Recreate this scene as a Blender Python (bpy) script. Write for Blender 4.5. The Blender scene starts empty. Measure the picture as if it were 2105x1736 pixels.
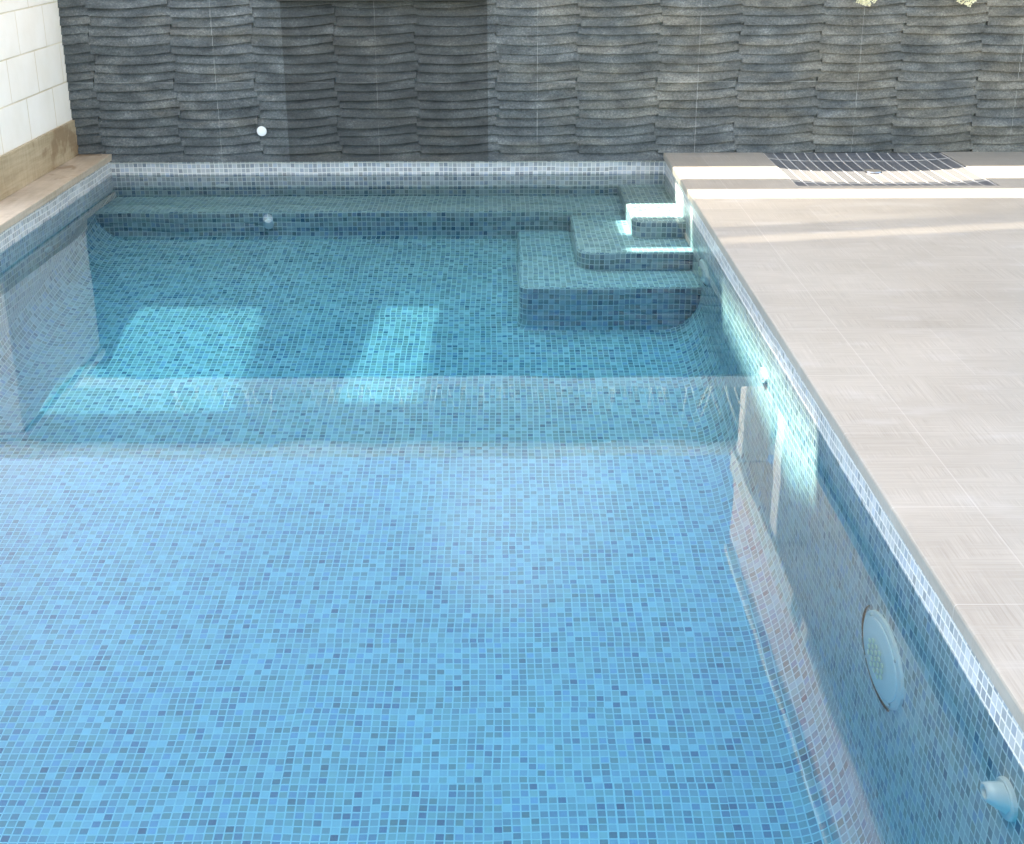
import bpy, bmesh, math, random
from mathutils import Vector, Matrix
random.seed(7)
S = bpy.context.scene
C = S.collection

# ------------------------------------------------------------------ camera, sky, sun, exposure
cam_d = bpy.data.cameras.new("camera")
cam = bpy.data.objects.new("camera", cam_d)
C.objects.link(cam)
cam_d.sensor_width = 36.0
cam_d.lens = 36.0 * 2699.63 / 2105.0
cam_d.clip_start = 0.05
cam_d.clip_end = 400
R_ = Vector((0.99997746, -0.00655303, -0.00146496))
U_ = Vector((0.00377144, 0.36761475, 0.92997052))
F_ = Vector((0.00555558, 0.92995508, -0.36763118))
m = Matrix((R_, U_, -F_)).transposed().to_4x4()
m.translation = Vector((0, 0, 1.40677))
cam.matrix_world = m
S.camera = cam

SA, SB = 0.40, -0.3585                      # the sun travels along (SA, SB, -1)
sdir = Vector((SA, SB, -1.0)).normalized()
sun_el = math.asin(-sdir.z)
w = bpy.data.worlds.new("World")
S.world = w
w.use_nodes = True
nt = w.node_tree
bg = nt.nodes["Background"]
sky = nt.nodes.new("ShaderNodeTexSky")
sky.sky_type = 'NISHITA'
sky.sun_disc = False
sky.sun_elevation = sun_el
sky.sun_rotation = math.atan2(-SA, -SB)
sky.air_density = 1.0
sky.dust_density = 1.2
tcw = nt.nodes.new("ShaderNodeTexCoord")
def lobe(d, inner, outer, gain):
    dt = nt.nodes.new("ShaderNodeVectorMath"); dt.operation = 'DOT_PRODUCT'
    nt.links.new(tcw.outputs["Generated"], dt.inputs[0])
    dt.inputs[1].default_value = Vector(d).normalized()
    mr = nt.nodes.new("ShaderNodeMapRange"); mr.interpolation_type = 'SMOOTHSTEP'
    nt.links.new(dt.outputs["Value"], mr.inputs[0])
    mr.inputs[1].default_value = math.cos(math.radians(outer)); mr.inputs[2].default_value = math.cos(math.radians(inner))
    mr.inputs[3].default_value = 0.0; mr.inputs[4].default_value = gain
    return mr.outputs[0]
cl1_ = lobe((0.015, 0.90, 0.435), 0.3, 5.6, 0.45)  # bright spot added to the sky so the water mirrors a glare
cl2_ = lobe((-0.36, 0.84, 0.40), 1.0, 12.0, 0.25)  # wider glow added to the sky to whiten the reflection on the left
ad = nt.nodes.new("ShaderNodeMath"); ad.operation = 'ADD'
nt.links.new(cl1_, ad.inputs[0]); nt.links.new(cl2_, ad.inputs[1])
cn = nt.nodes.new("ShaderNodeTexNoise"); cn.inputs["Scale"].default_value = 9.0; cn.inputs["Detail"].default_value = 6.0
nt.links.new(tcw.outputs["Generated"], cn.inputs["Vector"])
cm = nt.nodes.new("ShaderNodeMapRange"); nt.links.new(cn.outputs["Fac"], cm.inputs[0])
cm.inputs[1].default_value = 0.3; cm.inputs[2].default_value = 0.65; cm.inputs[3].default_value = 0.45; cm.inputs[4].default_value = 1.2
mm = nt.nodes.new("ShaderNodeMath"); mm.operation = 'MULTIPLY'
nt.links.new(ad.outputs[0], mm.inputs[0]); nt.links.new(cm.outputs[0], mm.inputs[1])
bwn = nt.nodes.new("ShaderNodeRGBToBW"); nt.links.new(sky.outputs[0], bwn.inputs[0])
cs = nt.nodes.new("ShaderNodeVectorMath"); cs.operation = 'SCALE'
nt.links.new(bwn.outputs[0], cs.inputs[0]); nt.links.new(mm.outputs[0], cs.inputs["Scale"])
sm = nt.nodes.new("ShaderNodeVectorMath"); sm.operation = 'ADD'
nt.links.new(sky.outputs[0], sm.inputs[0]); nt.links.new(cs.outputs[0], sm.inputs[1])
nt.links.new(sm.outputs[0], bg.inputs[0])
bg.inputs[1].default_value = 0.15
sun_d = bpy.data.lights.new("sun", 'SUN')
sun_d.energy = 4.5
sun_d.angle = math.radians(0.45)
sun_d.color = (1.0, 0.95, 0.88)
sun = bpy.data.objects.new("sun", sun_d)
C.objects.link(sun)
sun.rotation_mode = 'QUATERNION'
sun.rotation_quaternion = (-sdir).to_track_quat('Z', 'Y')
sun.location = (-3, 8, 12)
S.view_settings.view_transform = 'Standard'
S.view_settings.look = 'None'
S.view_settings.exposure = 2.32
S.view_settings.use_white_balance = True
S.view_settings.white_balance_temperature = 8100
S.view_settings.gamma = 1.0
S.cycles.max_bounces = 10
S.cycles.diffuse_bounces = 5
S.cycles.glossy_bounces = 4
S.cycles.transparent_max_bounces = 12
S.cycles.caustics_reflective = False
S.cycles.caustics_refractive = False
S.cycles.sample_clamp_indirect = 8

# ------------------------------------------------------------------ node helpers
class NM:
    def __init__(s, name, rough=0.6, spec=0.5):
        s.m = bpy.data.materials.new(name)
        s.m.use_nodes = True
        s.t = s.m.node_tree
        s.b = s.t.nodes["Principled BSDF"]
        s.b.inputs["Roughness"].default_value = rough
        s.b.inputs["Specular IOR Level"].default_value = spec
    def n(s, k, **kw):
        x = s.t.nodes.new(k)
        for a, v in kw.items():
            setattr(x, a, v)
        return x
    def l(s, a, b):
        s.t.links.new(a, b)
    def put(s, sock, v):
        if hasattr(v, "links") or hasattr(v, "is_output"):
            s.l(v, sock)
        else:
            sock.default_value = v
    def math(s, op, a, b=0.0, c=0.0):
        x = s.n("ShaderNodeMath", operation=op)
        for i, v in enumerate((a, b, c)):
            s.put(x.inputs[i], v)
        return x.outputs[0]
    def coord(s, kind="Object"):
        return s.n("ShaderNodeTexCoord").outputs[kind]
    def mapping(s, v, scale=(1, 1, 1), loc=(0, 0, 0), rot=(0, 0, 0)):
        x = s.n("ShaderNodeMapping")
        s.l(v, x.inputs[0])
        x.inputs["Scale"].default_value = scale
        x.inputs["Location"].default_value = loc
        x.inputs["Rotation"].default_value = rot
        return x.outputs[0]
    def noise(s, v, scale=5.0, detail=4.0, rough=0.55, out="Fac"):
        x = s.n("ShaderNodeTexNoise")
        s.l(v, x.inputs["Vector"])
        x.inputs["Scale"].default_value = scale
        x.inputs["Detail"].default_value = detail
        x.inputs["Roughness"].default_value = rough
        return x.outputs[out]
    def ramp(s, f, stops, interp='LINEAR'):
        x = s.n("ShaderNodeValToRGB")
        s.l(f, x.inputs[0])
        r = x.color_ramp
        r.interpolation = interp
        while len(r.elements) < len(stops):
            r.elements.new(0.5)
        for e, (p, c) in zip(r.elements, stops):
            e.position = p
            e.color = (c[0], c[1], c[2], 1) if not isinstance(c, float) else (c, c, c, 1)
        return x.outputs[0]
    def mix(s, f, a, b, mode='MIX'):
        x = s.n("ShaderNodeMix", data_type='RGBA', blend_type=mode)
        s.put(x.inputs[0], f)
        for i, v in ((6, a), (7, b)):
            if isinstance(v, tuple) and len(v) == 3:
                v = v + (1,)
            s.put(x.inputs[i], v)
        return x.outputs[2]
    def bump(s, h, strength=0.3, dist=0.01):
        x = s.n("ShaderNodeBump")
        s.l(h, x.inputs["Height"])
        x.inputs["Strength"].default_value = strength
        x.inputs["Distance"].default_value = dist
        s.l(x.outputs[0], s.b.inputs["Normal"])
        return x.outputs[0]
    def col(s, v):
        if isinstance(v, tuple):
            s.b.inputs["Base Color"].default_value = v + (1,) if len(v) == 3 else v
        else:
            s.l(v, s.b.inputs["Base Color"])

def plain(name, c, rough=0.5, var=0.12, scale=6.0, spec=0.5, metal=0.0, bump=0.0):
    k = NM(name, rough, spec)
    k.b.inputs["Metallic"].default_value = metal
    f = k.noise(k.coord(), scale, 5)
    lo = tuple(x * (1 - var) for x in c)
    hi = tuple(min(1, x * (1 + var)) for x in c)
    k.col(k.ramp(f, [(0.3, lo), (0.7, hi)]))
    if bump:
        k.bump(k.noise(k.coord(), scale * 8, 4), bump, 0.004)
    return k.m

def mosaic(name, pale=False):
    k = NM(name, 0.28, 0.32)
    uv = k.coord("UV")
    wob = k.n("ShaderNodeVectorMath", operation='MULTIPLY_ADD')
    nz = k.n("ShaderNodeTexNoise")
    k.l(k.mapping(uv, (2.6, 2.6, 1)), nz.inputs["Vector"])
    nz.inputs["Scale"].default_value = 1.0
    nz.inputs["Detail"].default_value = 2.0
    k.l(nz.outputs["Color"], wob.inputs[0])
    wob.inputs[1].default_value = (0.017, 0.017, 0)
    k.l(uv, wob.inputs[2])
    v0 = k.mapping(wob.outputs[0], (40, 40, 1))
    # sheets of twelve tiles, each laid a hair out of line
    sid = k.n("ShaderNodeVectorMath", operation='FLOOR')
    k.l(k.mapping(v0, (1 / 12, 1 / 12, 1)), sid.inputs[0])
    swn = k.n("ShaderNodeTexWhiteNoise", noise_dimensions='2D')
    k.l(sid.outputs[0], swn.inputs["Vector"])
    sof = k.n("ShaderNodeVectorMath", operation='MULTIPLY_ADD')
    k.l(swn.outputs["Color"], sof.inputs[0])
    sof.inputs[1].default_value = (0.16, 0.16, 0)
    k.l(v0, sof.inputs[2])
    v = sof.outputs[0]
    sp = k.n("ShaderNodeSeparateXYZ")
    k.l(v, sp.inputs[0])
    fx = k.math('FLOOR', sp.outputs[0])
    fy = k.math('FLOOR', sp.outputs[1])
    cb = k.n("ShaderNodeCombineXYZ")
    k.l(fx, cb.inputs[0]); k.l(fy, cb.inputs[1])
    wn = k.n("ShaderNodeTexWhiteNoise", noise_dimensions='2D')
    k.l(cb.outputs[0], wn.inputs["Vector"])
    wn2 = k.n("ShaderNodeTexWhiteNoise", noise_dimensions='2D')
    k.l(k.mapping(cb.outputs[0], (1, 1, 1), (37.3, 11.1, 0)), wn2.inputs["Vector"])
    pal = k.ramp(wn.outputs["Value"], [
        (0.00, (0.50, 0.54, 0.56)), (0.18, (0.35, 0.41, 0.48)), (0.34, (0.54, 0.57, 0.57)),
        (0.50, (0.41, 0.48, 0.44)), (0.66, (0.26, 0.36, 0.50)), (0.77, (0.29, 0.37, 0.36)),
        (0.86, (0.50, 0.50, 0.44)), (0.93, (0.14, 0.25, 0.30)), (0.965, (0.04, 0.15, 0.27))], 'CONSTANT')
    if pale:
        pal = k.mix(0.62, pal, (0.37, 0.375, 0.38))
    # glass veining inside each tile
    vein = k.noise(k.mapping(uv, (260, 90, 1)), 1.0, 4, 0.6)
    pal = k.mix(k.math('MULTIPLY', vein, 0.35), pal, (0.62, 0.68, 0.74))
    br = k.math('MULTIPLY_ADD', wn2.outputs["Value"], 0.58, 0.66)
    sheet = k.noise(k.mapping(uv, (1.1, 1.1, 1)), 1.0, 2)
    br = k.math('MULTIPLY', br, k.math('ADD', k.math('MULTIPLY_ADD', sheet, 0.3, 0.82), k.math('MULTIPLY', swn.outputs['Value'], 0.07)))
    cbv = k.n("ShaderNodeCombineXYZ")
    for i in range(3):
        k.l(br, cbv.inputs[i])
    pal = k.mix(1.0, pal, cbv.outputs[0], 'MULTIPLY')
    gx = k.math('ABSOLUTE', k.math('SUBTRACT', k.math('FRACT', sp.outputs[0]), 0.5))
    gy = k.math('ABSOLUTE', k.math('SUBTRACT', k.math('FRACT', sp.outputs[1]), 0.5))
    g = k.math('MAXIMUM', gx, gy)
    mask = k.n("ShaderNodeMapRange")
    mask.interpolation_type = 'SMOOTHSTEP'
    k.l(g, mask.inputs[0])
    mask.inputs[1].default_value = 0.40
    mask.inputs[2].default_value = 0.435
    gn = k.mix(1.0, (0.86, 0.85, 0.83) if pale else (1.0, 1.0, 1.0), k.ramp(k.noise(k.mapping(uv, (3, 3, 1)), 1.0, 5), [(0.3, (0.84, 0.84, 0.82)), (0.7, (0.92, 0.92, 0.90))]), 'MULTIPLY')
    k.col(k.mix(mask.outputs[0], pal, gn))
    k.l(k.math('MULTIPLY_ADD', mask.outputs[0], 0.45, 0.28), k.b.inputs["Roughness"])
    tilt = k.math('MULTIPLY', wn2.outputs["Value"], 0.5)
    h = k.math('MULTIPLY', k.math('SUBTRACT', 1.0, mask.outputs[0]), 1.0)
    k.bump(k.math('ADD', h, tilt), 0.5, 0.0012)
    return k.m

def deck_mat(name, c0, c1, front_dark=False, u=0.60, v=0.45, x0=1.08, y0=4.97):
    k = NM(name, 0.42, 0.35)
    o = k.coord()
    sx = k.noise(k.mapping(o, (2.5, 260, 60)), 1.0, 5, 0.7)
    sy = k.noise(k.mapping(o, (220, 3.0, 60)), 1.0, 4, 0.65)
    patch = k.noise(k.mapping(o, (9, 14, 5)), 1.0, 3)
    weave = k.mix(k.ramp(patch, [(0.42, 0.0), (0.6, 1.0)]), sx, sy)
    big = k.noise(k.mapping(o, (2.0, 3.2, 1)), 1.0, 4)
    f = k.math('ADD', k.math('MULTIPLY', weave, 0.65), k.math('MULTIPLY', big, 0.35))
    base = k.ramp(f, [(0.34, c0), (0.64, c1)])
    smear = k.noise(k.mapping(o, (3.2, 8.5, 1), (7, 2, 0)), 1.0, 5, 0.6)
    base = k.mix(k.ramp(smear, [(0.56, 0.0), (0.72, 0.32)]), base, (0.50, 0.50, 0.49))
    grime = k.noise(k.mapping(o, (1.4, 2.3, 1), (1, 9, 0)), 1.0, 5, 0.65)
    base = k.mix(k.ramp(grime, [(0.52, 0.0), (0.75, 0.35)]), base, (0.25, 0.225, 0.19))
    # tile grid, staggered row by row
    s = k.n("ShaderNodeSeparateXYZ"); k.l(o, s.inputs[0])
    yy = k.math('DIVIDE', k.math('SUBTRACT', s.outputs[1], y0), v)
    row = k.math('FLOOR', yy)
    xx = k.math('ADD', k.math('DIVIDE', k.math('SUBTRACT', s.outputs[0], x0), u), k.math('MULTIPLY', k.math('FLOORED_MODULO', row, 2.0), 0.5))
    isc = k.math('LESS_THAN', s.outputs[0], x0)
    colm = k.math('FLOOR', xx)
    cb = k.n("ShaderNodeCombineXYZ"); k.l(colm, cb.inputs[0]); k.l(row, cb.inputs[1])
    wn = k.n("ShaderNodeTexWhiteNoise", noise_dimensions='2D'); k.l(cb.outputs[0], wn.inputs["Vector"])
    tone = k.math('MULTIPLY_ADD', wn.outputs["Value"], 0.12, 0.93)
    ct = k.n("ShaderNodeCombineXYZ")
    for i in range(3):
        k.l(tone, ct.inputs[i])
    base = k.mix(1.0, base, ct.outputs[0], 'MULTIPLY')
    dx = k.math('MULTIPLY', k.math('ABSOLUTE', k.math('SUBTRACT', k.math('FRACT', xx), 0.5)), u)
    dy = k.math('MULTIPLY', k.math('ABSOLUTE', k.math('SUBTRACT', k.math('FRACT', yy), 0.5)), v)
    jx = k.math('MULTIPLY', k.math('GREATER_THAN', dx, u / 2 - 0.0012), k.math('SUBTRACT', 1.0, isc))
    jy = k.math('GREATER_THAN', dy, v / 2 - 0.0012)
    jc = k.math('LESS_THAN', k.math('ABSOLUTE', k.math('SUBTRACT', s.outputs[0], x0)), 0.0016)
    j = k.math('MAXIMUM', jx, jc)
    top = k.n("ShaderNodeNewGeometry").outputs["Normal"]
    st = k.n("ShaderNodeSeparateXYZ"); k.l(top, st.inputs[0])
    j = k.math('MULTIPLY', j, k.math('GREATER_THAN', st.outputs[2], 0.5))
    j = k.math('MAXIMUM', j, k.math('MULTIPLY', jy, k.math('MULTIPLY_ADD', isc, 0.9, 0.7)))
    k.col(k.mix(k.math('MULTIPLY', j, 0.25), base, (0.66, 0.65, 0.62)))
    k.bump(k.math('SUBTRACT', weave, k.math('MULTIPLY', j, 0.6)), 0.25, 0.0015)
    return k.m

def slate_mat():
    k = NM("slate cladding", 0.62, 0.4)
    o = k.coord()
    n1 = k.noise(k.mapping(o, (6, 6, 13)), 1.0, 6, 0.6)
    n2 = k.noise(k.mapping(o, (85, 85, 110)), 1.0, 6, 0.85)
    n3 = k.noise(k.mapping(o, (2.2, 2, 9), (5, 3, 1)), 1.0, 3)
    f = k.math('ADD', k.math('MULTIPLY', n1, 0.42), k.math('MULTIPLY', n2, 0.58))
    grey = k.ramp(f, [(0.36, (0.026, 0.034, 0.038)), (0.46, (0.068, 0.083, 0.090)), (0.54, (0.110, 0.130, 0.138)), (0.67, (0.29, 0.32, 0.335))])
    rust_bounce = k.ramp(f, [(0.36, (0.05, 0.048, 0.038)), (0.50, (0.165, 0.158, 0.13)), (0.66, (0.40, 0.385, 0.33))])
    s = k.n("ShaderNodeSeparateXYZ"); k.l(o, s.inputs[0])
    warm_bounce = k.math('MULTIPLY_ADD', s.outputs[0], 0.055, 0.0)  # warm bounce light painted into the rust mix, stronger to the right
    r = k.ramp(k.math('ADD', n3, warm_bounce), [(0.46, 0.05), (0.74, 0.7)])
    c = k.mix(r, grey, rust_bounce)
    # pale mineral flecks
    fl = k.noise(k.mapping(o, (95, 60, 130), (1, 9, 4)), 1.0, 3, 0.8)
    c = k.mix(k.ramp(fl, [(0.68, 0.0), (0.74, 0.7)]), c, (0.50, 0.50, 0.48))
    # panel joints of pale grout
    xr = k.math('DIVIDE', k.math('SUBTRACT', s.outputs[0], 1.056), 0.8716)
    jx = k.math('MULTIPLY', k.math('ABSOLUTE', k.math('SUBTRACT', xr, k.math('ROUND', xr))), 0.8716)
    mj = k.math('LESS_THAN', jx, 0.0016)
    mz = k.math('LESS_THAN', k.math('ABSOLUTE', k.math('SUBTRACT', s.outputs[2], 0.502)), 0.0016)
    jn = k.ramp(k.noise(k.mapping(o, (4, 4, 11)), 1.0, 4), [(0.38, 0.1), (0.62, 0.8)])
    c = k.mix(k.math('MULTIPLY', k.math('MAXIMUM', mj, mz), jn), c, (0.36, 0.38, 0.38))
    # stone darker and smoother below the spout
    wx = k.math('MULTIPLY', k.math('GREATER_THAN', s.outputs[0], -1.185), k.math('LESS_THAN', s.outputs[0], -0.085))
    c = k.mix(k.math('MULTIPLY', wx, 0.72), c, k.mix(1.0, c, (0.30, 0.30, 0.28), 'MULTIPLY'))
    k.col(c)
    k.l(k.math('MULTIPLY_ADD', wx, -0.2, 0.64), k.b.inputs["Roughness"])
    k.bump(k.math('ADD', n2, k.math('MULTIPLY', n1, 1.0)), 0.8, 0.006)
    return k.m

def block_mat():
    k = NM("cream painted block wall", 0.75, 0.3)
    o = k.coord()
    s = k.n("ShaderNodeSeparateXYZ"); k.l(o, s.inputs[0])
    cb = k.n("ShaderNodeCombineXYZ")
    k.l(k.math('SUBTRACT', s.outputs[1], 6.45), cb.inputs[0])
    k.l(k.math('SUBTRACT', s.outputs[2], 0.304), cb.inputs[1])
    br = k.n("ShaderNodeTexBrick")
    k.l(cb.outputs[0], br.inputs["Vector"])
    br.inputs["Scale"].default_value = 1.0
    br.inputs["Brick Width"].default_value = 0.40
    br.inputs["Row Height"].default_value = 0.207
    br.inputs["Mortar Size"].default_value = 0.0045
    br.inputs["Mortar Smooth"].default_value = 0.5
    n1 = k.noise(k.mapping(o, (4, 4, 4)), 1.0, 5)
    paint = k.ramp(n1, [(0.35, (0.84, 0.815, 0.75)), (0.65, (0.90, 0.885, 0.84))])
    stain = k.noise(k.mapping(o, (20, 3, 3)), 1.0, 5)
    joint = k.ramp(stain, [(0.35, (0.60, 0.53, 0.38)), (0.65, (0.80, 0.75, 0.63))])
    k.col(k.mix(br.outputs["Fac"], paint, joint))
    k.bump(k.math('SUBTRACT', k.math('MULTIPLY', k.noise(k.mapping(o, (60, 60, 60)), 1.0, 4), 0.25), br.outputs["Fac"]), 0.6, 0.004)
    return k.m

def travertine(name, c0, c1):
    k = NM(name, 0.5, 0.35)
    o = k.coord()
    n1 = k.noise(k.mapping(o, (30, 4, 60)), 1.0, 6, 0.65)
    n2 = k.noise(k.mapping(o, (3, 3, 3)), 1.0, 4)
    n3 = k.noise(k.mapping(o, (9, 60, 9), (3, 1, 2)), 1.0, 5)
    f = k.math('ADD', k.math('MULTIPLY', n1, 0.4), k.math('ADD', k.math('MULTIPLY', n2, 0.35), k.math('MULTIPLY', n3, 0.25)))
    c = k.ramp(f, [(0.36, c0), (0.62, c1)])
    s = k.n("ShaderNodeSeparateXYZ"); k.l(o, s.inputs[0])
    yr = k.math('DIVIDE', k.math('SUBTRACT', s.outputs[1], 6.52), 0.60)
    j = k.math('LESS_THAN', k.math('MULTIPLY', k.math('ABSOLUTE', k.math('SUBTRACT', yr, k.math('ROUND', yr))), 0.6), 0.0014)
    st = k.noise(k.mapping(o, (7, 5, 7), (2, 4, 0)), 1.0, 3)
    far = k.math('GREATER_THAN', s.outputs[1], 6.5)
    stm = k.math('MULTIPLY', k.ramp(st, [(0.55, 0.0), (0.62, 0.55)]), far)
    c = k.mix(stm, c, (0.19, 0.105, 0.05))
    k.col(k.mix(k.math('MULTIPLY', j, 0.6), c, (0.52, 0.45, 0.33)))
    k.bump(n1, 0.3, 0.002)
    return k.m

def tray_mat():
    k = NM("slate strip mosaic", 0.3, 0.5)
    uv = k.coord("UV")
    s = k.n("ShaderNodeSeparateXYZ"); k.l(uv, s.inputs[0])
    xx = k.math('DIVIDE', s.outputs[0], 0.0575)
    yy = k.math('DIVIDE', k.math('SUBTRACT', s.outputs[1], 7.15), 0.62)
    cb = k.n("ShaderNodeCombineXYZ"); k.l(k.math('FLOOR', xx), cb.inputs[0]); k.l(k.math('FLOOR', yy), cb.inputs[1])
    wn = k.n("ShaderNodeTexWhiteNoise", noise_dimensions='2D'); k.l(cb.outputs[0], wn.inputs["Vector"])
    c = k.ramp(wn.outputs["Value"], [(0.0, (0.085, 0.097, 0.115)), (0.5, (0.12, 0.132, 0.15)), (1.0, (0.155, 0.165, 0.18))])
    st = k.noise(k.mapping(uv, (30, 220, 1)), 1.0, 4)
    c = k.mix(k.math('MULTIPLY', st, 0.35), c, (0.22, 0.22, 0.23))
    gx = k.math('MULTIPLY', k.math('ABSOLUTE', k.math('SUBTRACT', k.math('FRACT', xx), 0.5)), 0.0575)
    gy = k.math('MULTIPLY', k.math('ABSOLUTE', k.math('SUBTRACT', k.math('FRACT', yy), 0.5)), 0.62)
    mk = k.math('MAXIMUM', k.math('GREATER_THAN', gx, 0.0575 / 2 - 0.0022), k.math('GREATER_THAN', gy, 0.31 - 0.005))
    k.col(k.mix(mk, c, (0.78, 0.77, 0.74)))
    k.l(k.math('MULTIPLY_ADD', mk, 0.4, 0.28), k.b.inputs["Roughness"])
    return k.m

def plank_mat(name, c0, c1, line, pitch=0.12, axis=2):
    k = NM(name, 0.7, 0.3)
    o = k.coord()
    s = k.n("ShaderNodeSeparateXYZ"); k.l(o, s.inputs[0])
    v = k.math('DIVIDE', s.outputs[axis], pitch)
    g = k.math('ABSOLUTE', k.math('SUBTRACT', k.math('FRACT', v), 0.5))
    n1 = k.noise(k.mapping(o, (3, 3, 3)), 1.0, 5)
    k.col(k.mix(k.math('GREATER_THAN', g, 0.46), k.ramp(n1, [(0.3, c0), (0.7, c1)]), line))
    return k.m

def water_mat():
    m = bpy.data.materials.new("pool water")
    m.use_nodes = True
    t = m.node_tree
    t.nodes.clear()
    out = t.nodes.new("ShaderNodeOutputMaterial")
    tr = t.nodes.new("ShaderNodeBsdfTransparent")
    tr.inputs["Color"].default_value = (0.84, 0.965, 0.985, 1)
    gl = t.nodes.new("ShaderNodeBsdfGlossy")
    gl.inputs["Roughness"].default_value = 0.0
    mx = t.nodes.new("ShaderNodeMixShader")
    fr = t.nodes.new("ShaderNodeFresnel")
    fr.inputs["IOR"].default_value = 1.34
    tc = t.nodes.new("ShaderNodeTexCoord")
    mp = t.nodes.new("ShaderNodeMapping"); mp.inputs["Scale"].default_value = (1.0, 0.7, 1)
    nz = t.nodes.new("ShaderNodeTexNoise"); nz.inputs["Scale"].default_value = 2.2; nz.inputs["Detail"].default_value = 2.0
    bp = t.nodes.new("ShaderNodeBump"); bp.inputs["Strength"].default_value = 0.35; bp.inputs["Distance"].default_value = 0.0032
    t.links.new(tc.outputs["Object"], mp.inputs[0]); t.links.new(mp.outputs[0], nz.inputs["Vector"])
    t.links.new(nz.outputs["Fac"], bp.inputs["Height"])
    t.links.new(bp.outputs[0], gl.inputs["Normal"])
    fm = t.nodes.new('ShaderNodeMath'); fm.operation = 'MULTIPLY'; fm.use_clamp = True; fm.inputs[1].default_value = 1.15
    t.links.new(fr.outputs[0], fm.inputs[0]); t.links.new(fm.outputs[0], mx.inputs[0]); t.links.new(tr.outputs[0], mx.inputs[1]); t.links.new(gl.outputs[0], mx.inputs[2])
    t.links.new(mx.outputs[0], out.inputs["Surface"])
    va = t.nodes.new("ShaderNodeVolumeAbsorption")
    va.inputs["Color"].default_value = (0.16, 0.80, 0.955, 1)
    va.inputs["Density"].default_value = 1.05
    t.links.new(va.outputs[0], out.inputs["Volume"])
    return m

M = dict(
    mosaic=mosaic("glass mosaic"),
    pale=mosaic("pale waterline mosaic", True),
    deck=deck_mat("pale porcelain deck", (0.305, 0.280, 0.243), (0.44, 0.415, 0.372)),
    slate=slate_mat(), block=block_mat(),
    trav=travertine("brown travertine plinth", (0.33, 0.255, 0.155), (0.54, 0.455, 0.32)),
    cop=travertine("brown travertine coping", (0.36, 0.29, 0.21), (0.56, 0.48, 0.39)),
    tray=tray_mat(), water=water_mat(),
    white=plain("white plastic", (0.80, 0.82, 0.82), 0.35, 0.04),
    lens=plain("lamp lens", (0.86, 0.88, 0.88), 0.12, 0.05),
    led=plain("led yellow", (0.80, 0.80, 0.62), 0.3, 0.05),
    dark=plain("black plastic", (0.012, 0.012, 0.014), 0.3, 0.1),
    render_w=plain("white render", (0.80, 0.79, 0.76), 0.8, 0.05, 2.0),
    cream=plain("cream render", (0.74, 0.70, 0.62), 0.8, 0.06, 2.0),
    slab=plain("roof slab render", (0.83, 0.82, 0.78), 0.8, 0.08, 2.0),
    pink=plank_mat("pink facing brick", (0.80, 0.57, 0.52), (0.88, 0.68, 0.62), (0.90, 0.86, 0.82)),
    pink2=plank_mat("pink boarding", (0.66, 0.48, 0.40), (0.76, 0.58, 0.50), (0.86, 0.80, 0.74), 0.14, 1),
    hedge=plain("hedge leaves", (0.035, 0.07, 0.035), 0.7, 0.5, 12),
    far=plain("shaded far render", (0.28, 0.33, 0.33), 0.8, 0.15, 1.5),
    ground=plain("pale gravel ground", (0.50, 0.47, 0.41), 0.9, 0.12, 1.5),
    blade=plain("pale grass blade", (0.80, 0.82, 0.72), 0.5, 0.15, 20),
    petal=plain("cream petal", (0.72, 0.72, 0.52), 0.6, 0.15, 40),
    stem=plain("green stem", (0.12, 0.17, 0.06), 0.6, 0.2, 20),
    glass=plain("dark window glass", (0.03, 0.05, 0.06), 0.06, 0.1),
    steel=plain("brushed steel", (0.55, 0.56, 0.57), 0.3, 0.05, 8, metal=1.0),
    clay=plain("clay pot", (0.40, 0.24, 0.15), 0.8, 0.1, 8),
)

# ------------------------------------------------------------------ object helpers
def link(name, me, mat, parent=None):
    o = bpy.data.objects.new(name, me)
    C.objects.link(o)
    if mat:
        me.materials.append(mat)
    if parent:
        o.parent = parent
    return o

def tag(o, label=None, cat=None, group=None, kind=None):
    if label: o["label"] = label
    if cat: o["category"] = cat
    if group: o["group"] = group
    if kind: o["kind"] = kind
    return o

def empty(name, loc=(0, 0, 0)):
    o = bpy.data.objects.new(name, None)
    o.empty_display_size = 0.1
    C.objects.link(o)
    o.location = loc
    return o

def bm_mesh(name, bm, smooth=False):
    me = bpy.data.meshes.new(name)
    bm.normal_update()
    bm.to_mesh(me)
    bm.free()
    if smooth:
        for p in me.polygons:
            p.use_smooth = True
    return me

def box(bm, x0, x1, y0, y1, z0, z1, bevel=0.0):
    vs = [bm.verts.new((x, y, z)) for z in (z0, z1) for y in (y0, y1) for x in (x0, x1)]
    q = [(0, 2, 3, 1), (4, 5, 7, 6), (0, 1, 5, 4), (1, 3, 7, 5), (3, 2, 6, 7), (2, 0, 4, 6)]
    fs = [bm.faces.new([vs[i] for i in f]) for f in q]
    if bevel:
        es = list({e for f in fs for e in f.edges})
        bmesh.ops.bevel(bm, geom=es, offset=bevel, segments=2, affect='EDGES', profile=0.5)
    return fs

def boxes(name, lst, mat, parent=None, bevel=0.0):
    bm = bmesh.new()
    for b in lst:
        box(bm, *b, bevel=bevel)
    return link(name, bm_mesh(name, bm), mat, parent)

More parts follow.
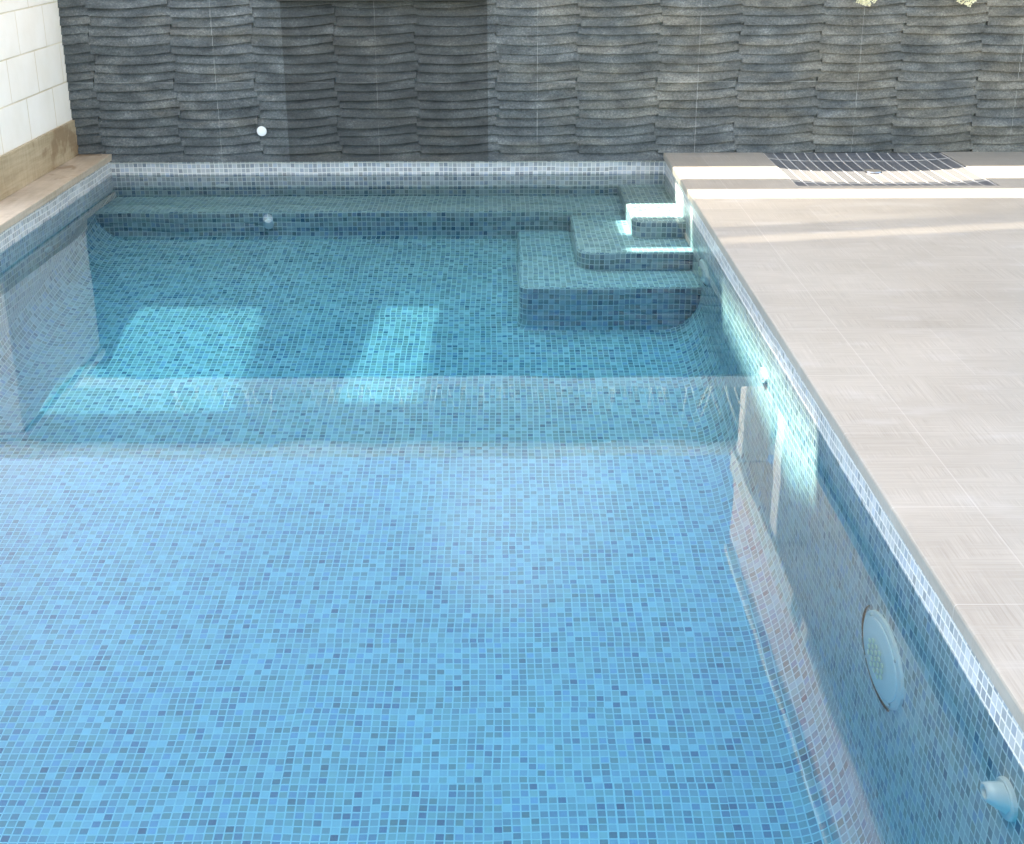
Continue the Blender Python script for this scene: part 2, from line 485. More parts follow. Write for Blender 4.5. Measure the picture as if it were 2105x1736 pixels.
def surf(name, pts, uvs, mat, parent=None, smooth=True):
    """grid surface: pts[i][j] with uvs[i][j]"""
    bm = bmesh.new()
    ul = bm.loops.layers.uv.new("UVMap")
    n, k = len(pts), len(pts[0])
    V = [[bm.verts.new(p) for p in r] for r in pts]
    for i in range(n - 1):
        for j in range(k - 1):
            f = bm.faces.new((V[i][j], V[i + 1][j], V[i + 1][j + 1], V[i][j + 1]))
            for lp, (a, b) in zip(f.loops, ((i, j), (i + 1, j), (i + 1, j + 1), (i, j + 1))):
                lp[ul].uv = uvs[a][b]
    return link(name, bm_mesh(name, bm, smooth), mat, parent)

# ------------------------------------------------------------------ measured layout
ZD, YW, XL, XR = 0.119, 7.32, -2.18, 0.900      # deck top, back wall, pool walls
ZT = 0.084                                      # top of the mosaic under the copings
YN = 0.10                                       # near end of the pool
YB, ZB = 6.92, -0.121                           # bench front, bench top
def zf(y):                                      # the sloping floor
    return -0.838 + 0.14 * (y - 2.84)

# ---- pool basin (walls and floor swept along the pool, coved at both sides)
pool = empty("swimming_pool", (-0.6, 3.7, zf(3.7)))
tag(pool, "swimming pool basin lined with small blue and grey glass mosaic tiles under clear water", "swimming pool")
def child(o):
    o.parent = pool
    o.matrix_parent_inverse = Matrix.Translation(-pool.location)
    return o
RC = 0.17
def section(y):
    z = zf(y)
    P = [(XL, ZT), (XL, 0.0), (XL, (z + RC) * 0.5), (XL, z + RC)]
    for i in range(1, 9):
        a = math.pi / 2 * i / 8
        P.append((XL + RC * (1 - math.cos(a)), z + RC * (1 - math.sin(a))))
    for i in range(1, 8):
        P.append((XL + RC + (XR - XL - 2 * RC) * i / 8, z))
    for i in range(0, 9):
        a = math.pi / 2 * (1 - i / 8)
        P.append((XR - RC * (1 - math.cos(a)), z + RC * (1 - math.sin(a))))
    P += [(XR, (z + RC) * 0.5), (XR, 0.0), (XR, ZT)]
    return P
ys = [YN + (YW - YN) * i / 40 for i in range(41)]
pts, uvs = [], []
for y in ys:
    P = section(y)
    ln = [0.0]
    for a, b in zip(P, P[1:]):
        ln.append(ln[-1] + math.hypot(a[0] - b[0], a[1] - b[1]))
    mid = None
    iL = 12 + 3
    off = ln[iL] - P[iL][0]
    row, ur = [], []
    for i, ((x, z), l) in enumerate(zip(P, ln)):
        row.append((x, y, z))
        if i <= 3:
            u = -3.0 - (z - ZT)        # side walls: rows measured down from the coping
        elif i >= len(P) - 4:
            u = 3.0 + (z - ZT)
        else:
            u = l - off
        ur.append((u, y * 1.0098))
    pts.append(row); uvs.append(ur)
# walls and floor as separate strips so that each keeps its own tile rows
def strip(i0, i1, name, fix=None, mat='mosaic'):
    P = [[r[i] for i in range(i0, i1 + 1)] for r in pts]
    U = [[(fix(P[a][b]) if fix else uvs[a][i0 + b][0], uvs[a][i0 + b][1]) for b in range(i1 - i0 + 1)] for a in range(len(pts))]
    return child(surf(name, P, U, M[mat]))
n_ = len(pts[0])
strip(0, 1, "waterline_tiles", lambda p: ZT - p[2], "pale")
strip(1, 3, "side_wall", lambda p: ZT - p[2])
strip(3, n_ - 4, "floor")
strip(n_ - 4, n_ - 2, "side_wall", lambda p: ZT - p[2] + 0.0131)
strip(n_ - 2, n_ - 1, "waterline_tiles", lambda p: ZT - p[2] + 0.0131, "pale")
def wallquad(name, x0, x1, y, z0, z1, mat='mosaic'):
    P = [[(x0 + (x1 - x0) * i / 4, y, z) for z in (z0, 0.5 * (z0 + z1), z1)] for i in range(5)]
    U = [[(p[0], p[2] - ZT + 0.009) for p in r] for r in P]
    return child(surf(name, P, U, M[mat], smooth=False))
wallquad("end_wall", XL, XR, YW - 0.001, -0.9, 0.0)
wallquad("waterline_tiles", XL, XR, YW - 0.001, 0.0, 0.076, "pale")
wallquad("end_wall", XL, XR, YN, -1.4, ZT)

# ---- steps and bench: rounded outlines with mosaic tops and risers
def outline(x0, y0, x1, y1, r, corners):
    """counter-clockwise from (x0,y0); corners = which of the four are rounded (by radius r)"""
    pts = []
    cs = [((x0, y0), (1, 1), math.pi), ((x1, y0), (-1, 1), 1.5 * math.pi), ((x1, y1), (-1, -1), 0), ((x0, y1), (1, -1), 0.5 * math.pi)]
    for i, ((cx, cy), (sx, sy), a0) in enumerate(cs):
        if i in corners:
            for j in range(9):
                a = a0 + math.pi / 2 * j / 8
                pts.append((cx + sx * r + r * math.cos(a), cy + sy * r + r * math.sin(a)))
        else:
            pts.append((cx, cy))
    return pts
def platform(name, x0, y0, x1, y1, r, corners, zt, zb, cove=0.0):
    bm = bmesh.new()
    ul = bm.loops.layers.uv.new("UVMap")
    o = outline(x0, y0, x1, y1, r, corners)
    e = 0.010
    def ring(d, z):
        res = []
        for x, y in o:
            X = x + (d if abs(x - x0) < r + 1e-6 and x < x0 + r else 0)
            Y = y + (d if y < y0 + r else 0)
            res.append(bm.verts.new((X, Y, z)))
        return res
    levels = [(e, zt), (e * 0.3, zt - e * 0.3), (0, zt - e)]
    if cove:
        levels.append((0, zb + cove))
        for i in range(1, 6):
            a = math.pi / 2 * i / 5
            levels.append((-cove * (1 - math.cos(a)), zb + cove * (1 - math.sin(a))))
    else:
        levels.append((0, zb))
    R = [ring(d, z) for d, z in levels]
    f = bm.faces.new(R[0])
    for lp in f.loops:
        lp[ul].uv = (lp.vert.co.x, lp.vert.co.y)
    n = len(o)
    al = [0.0]
    for i in range(n):
        a, b = o[i], o[(i + 1) % n]
        al.append(al[-1] + math.hypot(a[0] - b[0], a[1] - b[1]))
    dl = 0.0
    ds = [0.0]
    for (d0, z0), (d1, z1) in zip(levels, levels[1:]):
        ds.append(ds[-1] + math.hypot(d0 - d1, z0 - z1))
    for k in range(len(R) - 1):
        for i in range(n):
            j = (i + 1) % n
            q = bm.faces.new((R[k][i], R[k + 1][i], R[k + 1][j], R[k][j]))
            front = al[i] + x0
            for lp, (aa, kk) in zip(q.loops, ((al[i], k), (al[i], k + 1), (al[i + 1], k + 1), (al[i + 1], k))):
                lp[ul].uv = (aa + x0, -ds[kk])
            q.smooth = True
    bmesh.ops.recalc_face_normals(bm, faces=bm.faces[:])
    return child(link(name, bm_mesh(name, bm), M['mosaic']))
platform("bench", XL - 0.02, YB, 0.70, YW + 0.02, 0.03, (), ZB, zf(YB) - 0.02, cove=0.05)
platform("step", 0.640, 6.395, XR + 0.02, YW + 0.02, 0.06, (0,), -0.061, -0.16)
platform("step", 0.350, 6.103, XR + 0.02, YB + 0.03, 0.10, (0,), -0.144, -0.26)
platform("step", 0.070, 5.802, XR + 0.02, YB + 0.02, 0.06, (0,), -0.230, zf(5.80) - 0.02, cove=0.06)

# ---- water
bm = bmesh.new()
box(bm, XL - 0.004, XR + 0.004, YN - 0.004, YW - 0.0005, -1.9, 0.0)
water = link("water", bm_mesh("water", bm), M['water'])
tag(water, "still clear turquoise pool water", kind="structure")

# ---- deck on the right with its coping, leaving a hole for the drain tray
TX0, TX1, TY0, TY1 = 1.432, 2.425, 6.375, YW
XE = 0.885
deck = boxes("pool_deck", [
    (1.0815, 9.0, -6.0, TY0, ZD - 0.035, ZD),
    (1.0815, TX0, TY0, YW + 0.03, ZD - 0.035, ZD),
    (TX1, 9.0, TY0, YW + 0.03, ZD - 0.035, ZD),
    (-9.0, XE, -6.0, YN - 0.015, ZD - 0.035, ZD)], M['deck'])
tag(deck, kind="structure")
def coping_strip():
    bm = bmesh.new()
    prof = [(1.08148, ZD - 0.035), (XE + 0.002, ZD - 0.035), (XE, ZD - 0.033), (XE, ZD - 0.006), (XE + 0.0018, ZD - 0.0018), (XE + 0.006, ZD), (1.08148, ZD)]
    n = 66
    R = [[bm.verts.new((x, -6.0 + (YW + 0.03 + 6.0) * i / n, z)) for x, z in prof] for i in range(n + 1)]
    for a, b in zip(R, R[1:]):
        for q in range(len(prof)):
            p = (q + 1) % len(prof)
            bm.faces.new((a[q], a[p], b[p], b[q]))
    bm.faces.new(R[0]); bm.faces.new(R[-1][::-1])
    bmesh.ops.recalc_face_normals(bm, faces=bm.faces[:])
    return bm_mesh("coping", bm)
rc = link("pool_coping", coping_strip(), M['deck'])
tag(rc, "long pale grey coping along the right edge of the pool beside the deck", "coping")
base = boxes("deck_foundation", [
    (XR + 0.0015, 9.0, -6.0, TY0, -0.4, ZD - 0.036), (XR + 0.0015, TX0 - 0.01, TY0, YW + 0.03, -0.4, ZD - 0.036),
    (TX1 + 0.01, 9.0, TY0, YW + 0.03, -0.4, ZD - 0.036),
    (-9.0, XR, -6.0, YN - 0.016, -0.4, ZD - 0.036)], M['slab'])
tag(base, kind="structure")
# tray: a shallow dish of slate strips
P, U = [], []
for i in range(25):
    r, ur = [], []
    for j in range(17):
        x = TX0 + (TX1 - TX0) * i / 24; y = TY0 + (TY1 - TY0) * j / 16
        a = (2 * i / 24 - 1); b = (2 * j / 16 - 1)
        d = 0.020 * (1 - a ** 4) * (1 - b ** 4)
        r.append((x, y, ZD - 0.004 - d)); ur.append((x, y))
    P.append(r); U.append(ur)
tray = surf("shower_tray", P, U, M['tray'])
tag(tray, "dished tray of dark slate mosaic strips set into the pale deck against the dark wall", "shower tray")
dr = bmesh.new()
bmesh.ops.create_cone(dr, cap_ends=True, segments=24, radius1=0.045, radius2=0.042, depth=0.006, matrix=Matrix.Translation((1.93, 6.85, ZD - 0.018)))
link("drain_cover", bm_mesh("drain", dr), M['steel'], tray)

# ---- left coping, plinth and block wall
lw = empty("boundary_wall", (-2.45, 3.5, 0.119))
tag(lw, "cream painted block wall with a brown stone plinth on the left edge of the pool", "wall")
def kid(o, p):
    o.parent = p
    o.matrix_parent_inverse = Matrix.Translation(-p.location)
    return o
kid(boxes("block_wall", [(-2.60, -2.362, 6.0, YW - 0.002, 0.300, 1.00)], M['block']), lw)
kid(boxes("plinth", [(-2.60, -2.348, 5.985, YW - 0.003, -0.3, 0.304), (-2.60, -2.348, -2.0, 5.984, -0.3, 0.135)], M['trav']), lw)
kid(boxes("wall_cap", [(-2.63, -2.335, 5.98, YW - 0.004, 1.002, 1.04)], M['render_w'], bevel=0.004), lw)
lc = boxes("pool_coping", [(-2.346, XL + 0.012, YN - 0.01, YW - 0.004, ZT, ZD)], M['cop'], bevel=0.003)
tag(lc, "narrow brown stone coping between the cream block wall and the water", "coping")

# ---- slate-clad back wall
bw = empty("slate_wall", (0.6, YW + 0.1, 0.075))
tag(bw, "dark wall of rippled slate cladding across the far end of the pool", "wall")
kid(boxes("wall_core", [(-2.60, 3.55, YW + 0.012, YW + 0.20, -0.4, 1.188)], M['far']), bw)
kid(boxes("wall_coping", [(-2.63, 3.60, YW - 0.03, YW + 0.24, 1.19, 1.254)], M['render_w'], bevel=0.004), bw)
def cladding():
    bm = bmesh.new()
    PW = 0.4358
    rows = 23
    H0, H1 = 0.075, 1.188
    rh = (H1 - H0) / rows
    rnd = random.Random(11)
    designs = []
    for d in range(3):
        designs.append([(rnd.uniform(0.007, 0.016), rnd.uniform(0.004, 0.026), rnd.uniform(-0.5, 0.5), rnd.uniform(0.8, 1.25)) for r in range(rows + 1)])
    def edge(d, r, u):
        if r == 0 or r == rows:
            return 0.0
        a, t, ph, _ = d[r]
        return -a * math.sin(math.pi * min(1, max(0, u + 0.12 * ph))) + t * (u - 0.5) + 0.005
    nseg = 10
    x_start = 1.0557 - 0.2179 - PW * 8
    for pn in range(15):
        d = designs[(pn * 2 + (pn // 3)) % 3]
        for r in range(rows):
            sh = 0.012 * math.sin(r * 1.3 + 0.5) + 0.003 * (r % 2)
            sh0 = sh
            xa = x_start + PW * pn + sh0
            xb = xa + PW
            lip = 0.018 * d[r][3] + rnd.uniform(-0.002, 0.002)
            cols = []
            for i in range(nseg + 1):
                u = i / nseg
                x = xa + (xb - xa) * u
                x = min(max(x, -2.40), 3.55)
                zb = H0 + rh * r + edge(d, r, u)
                zt = H0 + rh * (r + 1) + edge(d, r + 1, u)
                w_ = 0.0016 * math.sin(u * 9 + r * 2.1 + pn)
                y0 = YW + 0.012
                prof = [(y0, zb + 0.002), (YW - lip - w_, zb), (YW - lip * 0.97 - w_, zb + 0.004),
                        (YW - lip * 0.68 - w_, zb + (zt - zb) * 0.55), (YW - 0.001, zt + 0.001), (y0, zt + 0.0012)]
                cols.append([bm.verts.new((x, yy, zz)) for yy, zz in prof])
            for i in range(nseg):
                for k in range(5):
                    f = bm.faces.new((cols[i][k], cols[i + 1][k], cols[i + 1][k + 1], cols[i][k + 1]))
            bm.faces.new(cols[0]); bm.faces.new(cols[-1][::-1])
    bmesh.ops.recalc_face_normals(bm, faces=bm.faces[:])
    return bm_mesh("cladding", bm)
kid(link("stone_cladding", cladding(), M['slate']), bw)

# ---- water spout at the top of the slate wall
sp = empty("water_spout", (-0.643, YW, 0.926))
tag(sp, "long black blade spout on the dark slate wall above darker stones", "spout")
kid(boxes("spout_body", [(-1.199, -0.087, YW - 0.055, YW + 0.01, 0.926, 0.99)], M['dark'], bevel=0.003), sp)
kid(boxes("spout_lip", [(-1.18, -0.105, YW - 0.072, YW - 0.054, 0.930, 0.938)], M['dark']), sp)

# ------------------------------------------------------------------ round fittings
def disc_bm(bm, c, ru, rv, axis, depth, dome=0.0, seg=36):
    """elliptical disc; axis 'x-' faces -X (u=Y, v=Z), 'y-' faces -Y (u=X, v=Z), 'x+' faces +X"""
    def P(u, v, d):
        if axis == 'x-': return (c[0] - d, c[1] + u, c[2] + v)
        if axis == 'x+': return (c[0] + d, c[1] + u, c[2] + v)
        return (c[0] + u, c[1] - d, c[2] + v)
    rings = [(1.0, 0.0), (1.0, depth * 0.7), (0.94, depth), (0.6, depth + dome * 0.7), (0.25, depth + dome)]
    R = []
    for s, d in rings:
        R.append([bm.verts.new(P(ru * s * math.cos(2 * math.pi * i / seg), rv * s * math.sin(2 * math.pi * i / seg), d)) for i in range(seg)])
    for a, b in zip(R, R[1:]):
        for i in range(seg):
            bm.faces.new((a[i], a[(i + 1) % seg], b[(i + 1) % seg], b[i]))
    bm.faces.new(R[-1])
    bmesh.ops.recalc_face_normals(bm, faces=bm.faces[:])
def fitting(name, parts, label, cat, group=None, loc=(0, 0, 0)):
    t = empty(name, loc)
    tag(t, label, cat, group)
    for nm, mt, fn in parts:
        bm = bmesh.new(); fn(bm)
        kid(link(nm, bm_mesh(nm, bm, nm == 'nozzle' and len(bm.verts) < 80), M[mt]), t)
    return t
def lamp(c, hy, hz, label):
    def leds(bm):
        for i in range(-3, 4):
            for j in range(-3, 4):
                u, v = i * hy * 0.17, j * hz * 0.17
                if (u / hy) ** 2 + (v / hz) ** 2 < 0.22 and u > -hy * 0.40:
                    disc_bm(bm, (c[0] - 0.0215, c[1] + u, c[2] + v), hy * 0.055, hz * 0.055, 'x-', 0.002, seg=10)
    def cable(bm):
        n = 26
        ring = []
        for i in range(n):
            a = math.pi * (-0.05 - 0.85 * i / (n - 1)) + math.pi * 0.25
            p = Vector((c[0] - 0.004, c[1] + hy * 1.1 * math.cos(a), c[2] + hz * 1.1 * math.sin(a)))
            ring.append([bm.verts.new(p + Vector((dx, 0, dz))) for dx, dz in ((0, 0.002), (-0.003, 0), (0, -0.002), (0.003, 0))])
        for a, b in zip(ring, ring[1:]):
            for k in range(4):
                bm.faces.new((a[k], a[(k + 1) % 4], b[(k + 1) % 4], b[k]))
    def screw(a):
        return lambda bm: disc_bm(bm, (c[0] - 0.0102, c[1] + hy * 0.91 * math.cos(a), c[2] + hz * 0.91 * math.sin(a)), hy * 0.035, hz * 0.035, 'x-', 0.002, seg=10)
    return fitting("pool_light", [
        ("rim", 'white', lambda bm: disc_bm(bm, c, hy, hz, 'x-', 0.010)),
        ("lens", 'lens', lambda bm: disc_bm(bm, (c[0] - 0.010, c[1], c[2]), hy * 0.86, hz * 0.86, 'x-', 0.004, 0.006)),
        ("led_array", 'led', leds),
        ("screw", 'steel', screw(0.79)), ("screw", 'steel', screw(2.36)), ("screw", 'steel', screw(3.93)), ("screw", 'steel', screw(5.50)),
        ("cable", 'dark', cable)], label, "pool light", "underwater lights in the right pool wall", c)
lamp((XR, 2.69, -0.265), 0.165, 0.093, "large round underwater lamp in the right pool wall nearest the camera")
lamp((XR, 5.72, -0.133), 0.140, 0.045, "smaller looking round underwater lamp in the pool wall beside the steps")
def inlet(c, ru, rv, axis, label, group="white inlets in the pool walls"):
    def hole(bm):
        cc = list(c)
        d = 0.0085
        if axis == 'y-': cc[1] -= d
        elif axis == 'x-': cc[0] -= d
        else: cc[0] += d
        disc_bm(bm, cc, ru * 0.5, rv * 0.5, axis, 0.002, seg=20)
    return fitting("pool_inlet", [("flange", 'white', lambda bm: disc_bm(bm, c, ru, rv, axis, 0.009, seg=24)),
                                  ("nozzle", 'white', hole)], label, "pool inlet", group, c)
inlet((-1.571, YW - 0.002, -0.060), 0.038, 0.012, 'y-', "white inlet just under the waterline of the far wall, left one")
inlet((0.342, YW - 0.002, -0.072), 0.038, 0.012, 'y-', "white inlet just under the waterline of the far wall, near the steps")
inlet((-1.256, YB - 0.001, -0.186), 0.029, 0.026, 'y-', "white round inlet in the dark teal front of the underwater bench")
inlet((XR, 4.280, -0.115), 0.055, 0.022, 'x-', "white inlet in the sunlit band of the right pool wall")
inlet((XL, 6.15, -0.130), 0.045, 0.012, 'x+', "white inlet under the water of the left pool wall")
def eyeball():
    c = (XR, 1.935, -0.088)
    def noz(bm):
        seg = 14
        R = []
        for d, s in ((0.008, 0.80), (0.030, 0.62), (0.046, 0.46), (0.046, 0.30), (0.030, 0.26)):
            R.append([bm.verts.new((c[0] - d, c[1] + 0.046 * s * math.cos(2 * math.pi * i / seg) * (1 if i % 2 else 0.9), c[2] + 0.033 * s * math.sin(2 * math.pi * i / seg) * (1 if i % 2 else 0.9) + d * 0.35)) for i in range(seg)])
        for a, b in zip(R, R[1:]):
            for i in range(seg):
                bm.faces.new((a[i], a[(i + 1) % seg], b[(i + 1) % seg], b[i]))
        bm.faces.new(R[-1])
        bmesh.ops.recalc_face_normals(bm, faces=bm.faces[:])
    fitting("pool_inlet", [("flange", 'white', lambda bm: disc_bm(bm, c, 0.047, 0.034, 'x-', 0.010, seg=30)),
                           ("nozzle", 'white', noz)], "protruding white eyeball inlet in the right pool wall at the bottom corner of the picture", "pool inlet", "white inlets in the pool walls", c)
eyeball()
fitting("wall_light", [("bezel", 'white', lambda bm: disc_bm(bm, (-1.328, YW - 0.016, 0.243), 0.027, 0.027, 'y-', 0.006, seg=28)),
                       ("diffuser", 'lens', lambda bm: disc_bm(bm, (-1.328, YW - 0.022, 0.243), 0.020, 0.020, 'y-', 0.002, seg=24))],
        "small white round button light low on the dark slate wall", "wall light", None, (-1.328, YW - 0.016, 0.243))

# ------------------------------------------------------------------ flowers hanging at the top of the slate wall
def bloom(x, z, sc, label, seed):
    rnd = random.Random(seed)
    t = empty("flower", (x, YW - 0.07, z))
    tag(t, label, "flower", "cream blossoms hanging over the slate wall")
    bm = bmesh.new()
    for _ in range(46):
        a, b = rnd.uniform(0, 2 * math.pi), rnd.uniform(-1, 1)
        r = sc * rnd.uniform(0.6, 1.0)
        c = Vector((x + 1.5 * r * math.cos(a) * math.sqrt(1 - b * b), YW - 0.07 + 0.6 * r * math.sin(a), z + r * b * 0.8))
        n = Vector((rnd.uniform(-1, 1), -1.2, rnd.uniform(-1, 1))).normalized()
        q = n.to_track_quat('Z', 'Y')
        for p in range(4):
            an = p * math.pi / 2 + rnd.uniform(0, 0.5)
            vs = [q @ Vector((math.cos(an + k) * rr, math.sin(an + k) * rr, hh)) * sc * 0.36 + c for k, rr, hh in ((0, 0.1, 0), (-0.5, 0.8, 0.15), (0, 1.1, 0.3), (0.5, 0.8, 0.15))]
            bm.faces.new([bm.verts.new(v) for v in vs])
    kid(link("petals", bm_mesh("petals", bm), M['petal']), t)
    bm = bmesh.new()
    prev = None
    for i in range(9):
        u = i / 8
        p = Vector((x + 0.05 * math.sin(u * 2), YW - 0.07 + 0.10 * u * u, z + (1.30 - z) * u))
        r = [bm.verts.new(p + Vector((0.003 * math.cos(k * 2.1), 0.003 * math.sin(k * 2.1), 0))) for k in range(3)]
        if prev:
            for k in range(3):
                bm.faces.new((prev[k], prev[(k + 1) % 3], r[(k + 1) % 3], r[k]))
        prev = r
    for i in range(10):
        u = rnd.uniform(0.25, 1.0)
        p = Vector((x + 0.05 * math.sin(u * 2), YW - 0.07 + 0.10 * u * u - 0.01, z + (1.30 - z) * u))
        d = Vector((rnd.uniform(-1, 1), -0.4, rnd.uniform(-0.6, 0.3))).normalized()
        s = d.cross(Vector((0, 1, 0.2))).normalized()
        L = rnd.uniform(0.03, 0.06)
        bm.faces.new([bm.verts.new(v) for v in (p, p + d * L * 0.5 + s * L * 0.22, p + d * L, p + d * L * 0.5 - s * L * 0.22)])
    kid(link("stem", bm_mesh("stem", bm), M['stem']), t)
bloom(1.915, 0.925, 0.032, "small cream blossom at the top edge over the grey slate", 3)
bloom(2.445, 0.935, 0.040, "larger pale yellow blossom at the top edge nearer the right corner", 5)

# ------------------------------------------------------------------ behind the wall: tall grasses, hedge, houses (seen in the water's reflection)
def clump(x, n, hmax, seed, spread=0.22):
    rnd = random.Random(seed)
    t = empty("grass_plant", (x, YW + 0.38, 1.14))
    tag(t, "pale arching grass tuft planted behind the slate wall, mirrored in the water", "plant", "grasses planted behind the slate wall")
    bm = bmesh.new()
    for _ in range(n):
        bx, by = x + rnd.uniform(-spread, spread), YW + 0.30 + rnd.uniform(-0.03, 0.06)
        h = hmax * rnd.uniform(0.45, 1.0)
        lean, ly = rnd.uniform(-0.35, 0.35) * h, rnd.uniform(-0.1, 0.15) * h
        w_ = rnd.uniform(0.003, 0.006) if x < 0.9 else rnd.uniform(0.007, 0.013)
        prev = None
        for i in range(8):
            u = i / 7
            p = Vector((bx + lean * u * u, by + ly * u * u, 1.14 + h * u))
            ww = w_ * (1 - u * 0.9)
            r = (bm.verts.new(p - Vector((ww, 0, 0))), bm.verts.new(p + Vector((0, ww * 0.5, 0))), bm.verts.new(p + Vector((ww, 0, 0))))
            if prev:
                bm.faces.new((prev[0], prev[1], r[1], r[0])); bm.faces.new((prev[1], prev[2], r[2], r[1]))
            prev = r
    kid(link("blades", bm_mesh("blades", bm), M['blade']), t)
for i in range(11):
    clump(-2.1 + i * 0.42, 26 if i < 8 else 8, 0.52 if i < 8 else 0.70, 100 + i, 0.21 if i < 8 else 0.16)
pl = boxes("planter", [(-2.4, 2.6, YW + 0.26, YW + 0.52, 0.0, 1.14)], M['slab'])
tag(pl, "long raised planter behind the slate wall holding the grasses", "planter")

ground = boxes("ground", [(-150, -9.0, -150, 150, -0.42, 0.0), (9.0, 150, -150, 150, -0.42, 0.0), (-9.0, 9.0, YW + 0.035, 150, -0.42, 0.0),
                          (-9.0, 9.0, -150, -6.0, -0.42, 0.0), (-9.0, XL - 0.17, -6.0, YW + 0.035, -0.42, -0.004)], M['ground'])
tag(ground, kind="structure")
under = boxes("soil", [(-30, 30, -30, 30, -3.0, -2.5)], M['ground'])
tag(under, kind="structure")

def house(name, body, roofz, mat, label, wins):
    x0, x1, y0, y1 = body
    t = empty(name, ((x0 + x1) / 2, (y0 + y1) / 2, 0))
    tag(t, label, "house")
    kid(boxes("wall", [(x0, x1, y0, y1, 0.0, roofz)], M[mat]), t)
    kid(boxes("roof", [(x0 - 0.15, x1 + 0.15, y0 - 0.15, y1 + 0.15, roofz + 0.002, roofz + 0.12)], M['slab']), t)
    for (wx, wz, ww, wh) in wins:
        f = kid(boxes("window", [(wx - ww / 2 - 0.06, wx + ww / 2 + 0.06, y0 - 0.05, y0 - 0.002, wz - 0.06, wz + wh + 0.06)], M['render_w']), t)
        g = boxes("pane", [(wx - ww / 2, wx + ww / 2, y0 - 0.056, y0 - 0.0505, wz, wz + wh)], M['glass'])
        g.parent = f
        g.matrix_parent_inverse = f.matrix_world.inverted()
    return t
house("house", (-9.5, 8.5, 13.0, 19.0), 3.95, 'far', "low shaded house far behind the slate wall, mirrored as a dark band in the water", [(-1.5, 1.2, 1.2, 1.2), (1.0, 1.2, 1.2, 1.2), (3.6, 1.2, 1.2, 1.2)])

# ---- the terrace building on the right (out of frame, mirrored in the pool)
tb = empty("terrace_building", (4.0, 5.0, 0.0))
tag(tb, "terrace building beside the deck, its pink parapet and cream beam mirrored in the water", "building")
kid(boxes("parapet", [(1.90, 2.10, -3.0, 9.95, 2.965, 3.66)], M['pink']), tb)
kid(boxes("parapet_cap", [(1.86, 2.14, -3.0, 9.99, 3.662, 3.72)], M['render_w']), tb)
kid(boxes("beam", [(1.87, 2.12, -3.0, 9.97, 2.77, 2.963)], M['cream']), tb)
kid(boxes("ceiling", [(2.122, 3.3, -3.0, 9.9, 2.90, 3.02)], M['slab']), tb)
kid(boxes("side_wall", [(3.05, 3.25, YW + 0.3, 10.2, 0.0, 2.898)], M['pink2']), tb)
for (cx, cy) in ((2.0, 8.35), (2.0, 9.75)):
    kid(boxes("column", [(cx - 0.11, cx + 0.11, cy - 0.11, cy + 0.11, 0.0, 2.768)], M['render_w'], bevel=0.006), tb)

# ---- unseen slab added over the pool, openings shaped to throw the sun patches
ZC = 6.20
def up(x, y, z):
    h = ZC - z
    return (x - SA * h, y - SB * h)
cr = empty("sun_blocker", (-3.0, 2.0, ZC))
tag(cr, "unseen flat slab added above the pool, its slots shaped to cast the bands of sun", "roof")
yfr = up(0, 6.105, ZD)[1]
xl_open = 0.35 - SA * 5.74
xbay = 0.875 - SA * (ZC - ZD)
outer = [(-6.0, -5.0), (1.02, -5.0), (1.02, 0)]
# front edge follows the slatted bay
def band(y_l, y_r, xr_=0.55, x_ref=2.3):
    s = (y_r - y_l) / (x_ref - 0.885)
    xa, xb = xbay, xr_
    def yy(xs):
        xd = xs + SA * (ZC - ZD)
        return up(0, y_l + s * (xd - 0.885), ZD)[1]
    return (xa, yy(xa)), (xb, yy(xb))
bl, br_ = band(5.48, 5.755)                      # near edge of the slatted bay
cl0, cr0 = band(5.34, 5.615, 0.52)
cl1, cr1 = band(5.19, 5.47, 0.52)
yfr2 = up(0, 6.10, -0.144)[1] + 0.03
XR2 = 0.55
outer = [(-5.5, 3.3), (XR2, 3.3), br_, bl, (xbay, yfr), (xbay, yfr2), (xl_open, yfr2), (xl_open, 9.08), (-5.5, 9.08)]
holes = [
    [up(-1.74, 6.07, -0.387), up(-1.15, 6.06, -0.388), up(-1.12, 5.54, -0.46), up(-1.10, 5.02, -0.535), up(-1.98, 4.99, -0.538)],
    [up(-0.585, 6.06, -0.387), up(-0.308, 6.06, -0.387), up(-0.35, 5.09, -0.523), up(-0.709, 5.09, -0.523)],
    [up(XR, 5.30, -0.060), up(XR, 5.17, -0.205), up(XR, 4.60, -0.215), up(XR, 4.30, -0.255), up(XR, 3.79, -0.295), up(XR, 3.46, -0.200), up(XR, 3.50, 0.0), up(XR, 4.1, 0.0), up(XR, 4.8, -0.03)],
    [cl1, cr1, cr0, cl0],
]
cu = bpy.data.curves.new("blocker_outline", 'CURVE')
cu.dimensions = '2D'
cu.fill_mode = 'BOTH'
cu.extrude = 0.02
for poly in [outer] + holes:
    s = cu.splines.new('POLY')
    s.points.add(len(poly) - 1)
    for p, (x, y) in zip(s.points, poly):
        p.co = (x, y, 0, 1)
    s.use_cyclic_u = True
tmp = bpy.data.objects.new("tmp", cu)
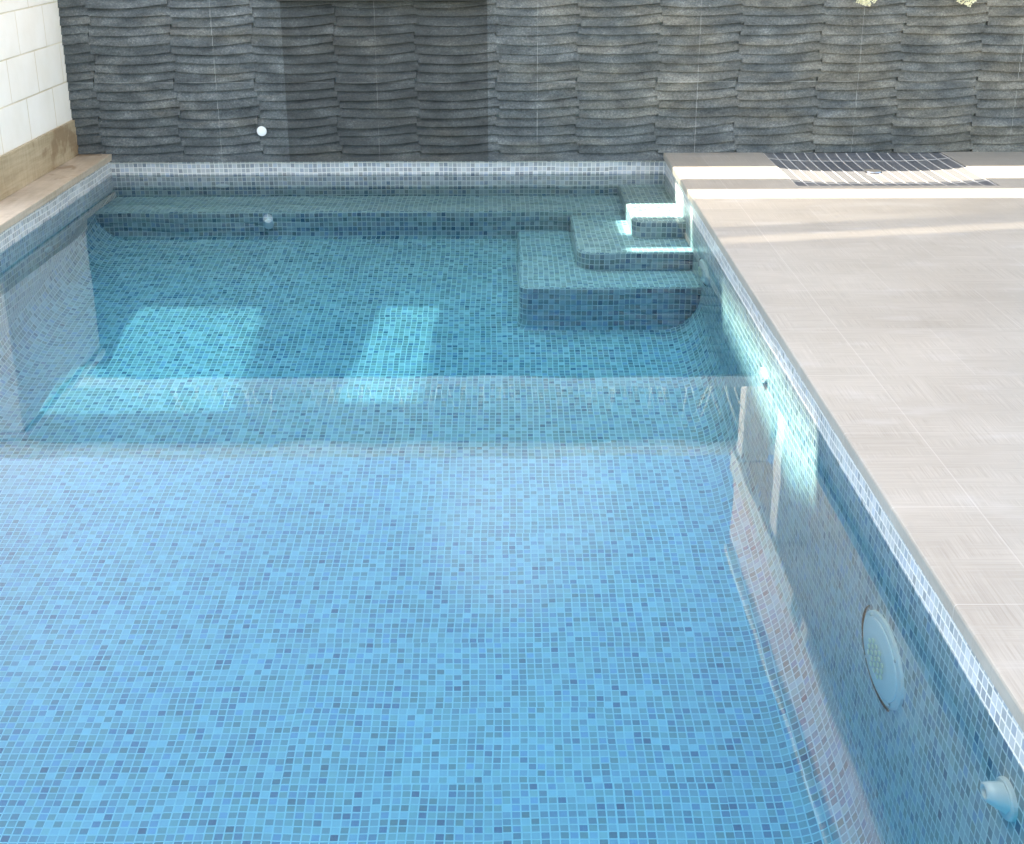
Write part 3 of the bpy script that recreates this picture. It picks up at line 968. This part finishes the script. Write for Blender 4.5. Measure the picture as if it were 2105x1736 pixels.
C.objects.link(tmp)
dg = bpy.context.evaluated_depsgraph_get()
me = bpy.data.meshes.new_from_object(tmp.evaluated_get(dg))
bpy.data.objects.remove(tmp)
me.materials.clear()
me.transform(Matrix.Translation((0, 0, ZC)))
kid(link("blocker_slab", me, M['slab']), cr)
# unseen bar added so that its shadow crosses the deck
y0b, y1b = up(0, 6.301, ZD)[1], up(0, 6.564, ZD)[1]
kid(boxes("beam", [(xl_open + 0.002, XR2, y0b, y1b, ZC - 0.02, ZC + 0.02)], M['slab']), cr)
# slats added in the openings to thin the sun to partial light
def slats(pA, pB, qA, qB, n, duty1, name, duty0=None):
    bm = bmesh.new()
    for i in range(n):
        duty = duty1 + ((duty0 - duty1) * (1 - i / n) if duty0 else 0)
        a, b = (i + 0.5 - duty / 2) / n, (i + 0.5 + duty / 2) / n
        v = []
        for z in (ZC - 0.004, ZC + 0.004):
            for (P_, Q_, u) in ((pA, qA, a), (pB, qB, a), (pB, qB, b), (pA, qA, b)):
                v.append(bm.verts.new((P_[0] + (Q_[0] - P_[0]) * u, P_[1] + (Q_[1] - P_[1]) * u, z)))
        for f in ((0, 3, 2, 1), (4, 5, 6, 7), (0, 1, 5, 4), (1, 2, 6, 5), (2, 3, 7, 6), (3, 0, 4, 7)):
            bm.faces.new([v[k] for k in f])
    kid(link(name, bm_mesh(name, bm), M['slab']), cr)
slats(bl, br_, (xbay, yfr), (XR2, yfr), 18, 0.80, "blocker_slat")
slats(cl1, cr1, cl0, cr0, 4, 0.80, "blocker_slat")
slats(holes[0][4], holes[0][3], holes[0][0], holes[0][1], 28, 0.80, "blocker_slat")
slats(holes[1][3], holes[1][2], holes[1][0], holes[1][1], 26, 0.78, "blocker_slat")
for x, y in ((-5.35, 3.5), (-5.35, 8.85), (-5.35, 6.2)):  # supports for the added slab, out of view
    kid(boxes("blocker_post", [(x - 0.08, x + 0.08, y - 0.08, y + 0.08, 0.0 if x < 0 else ZD, ZC - 0.021)], M['render_w']), cr)
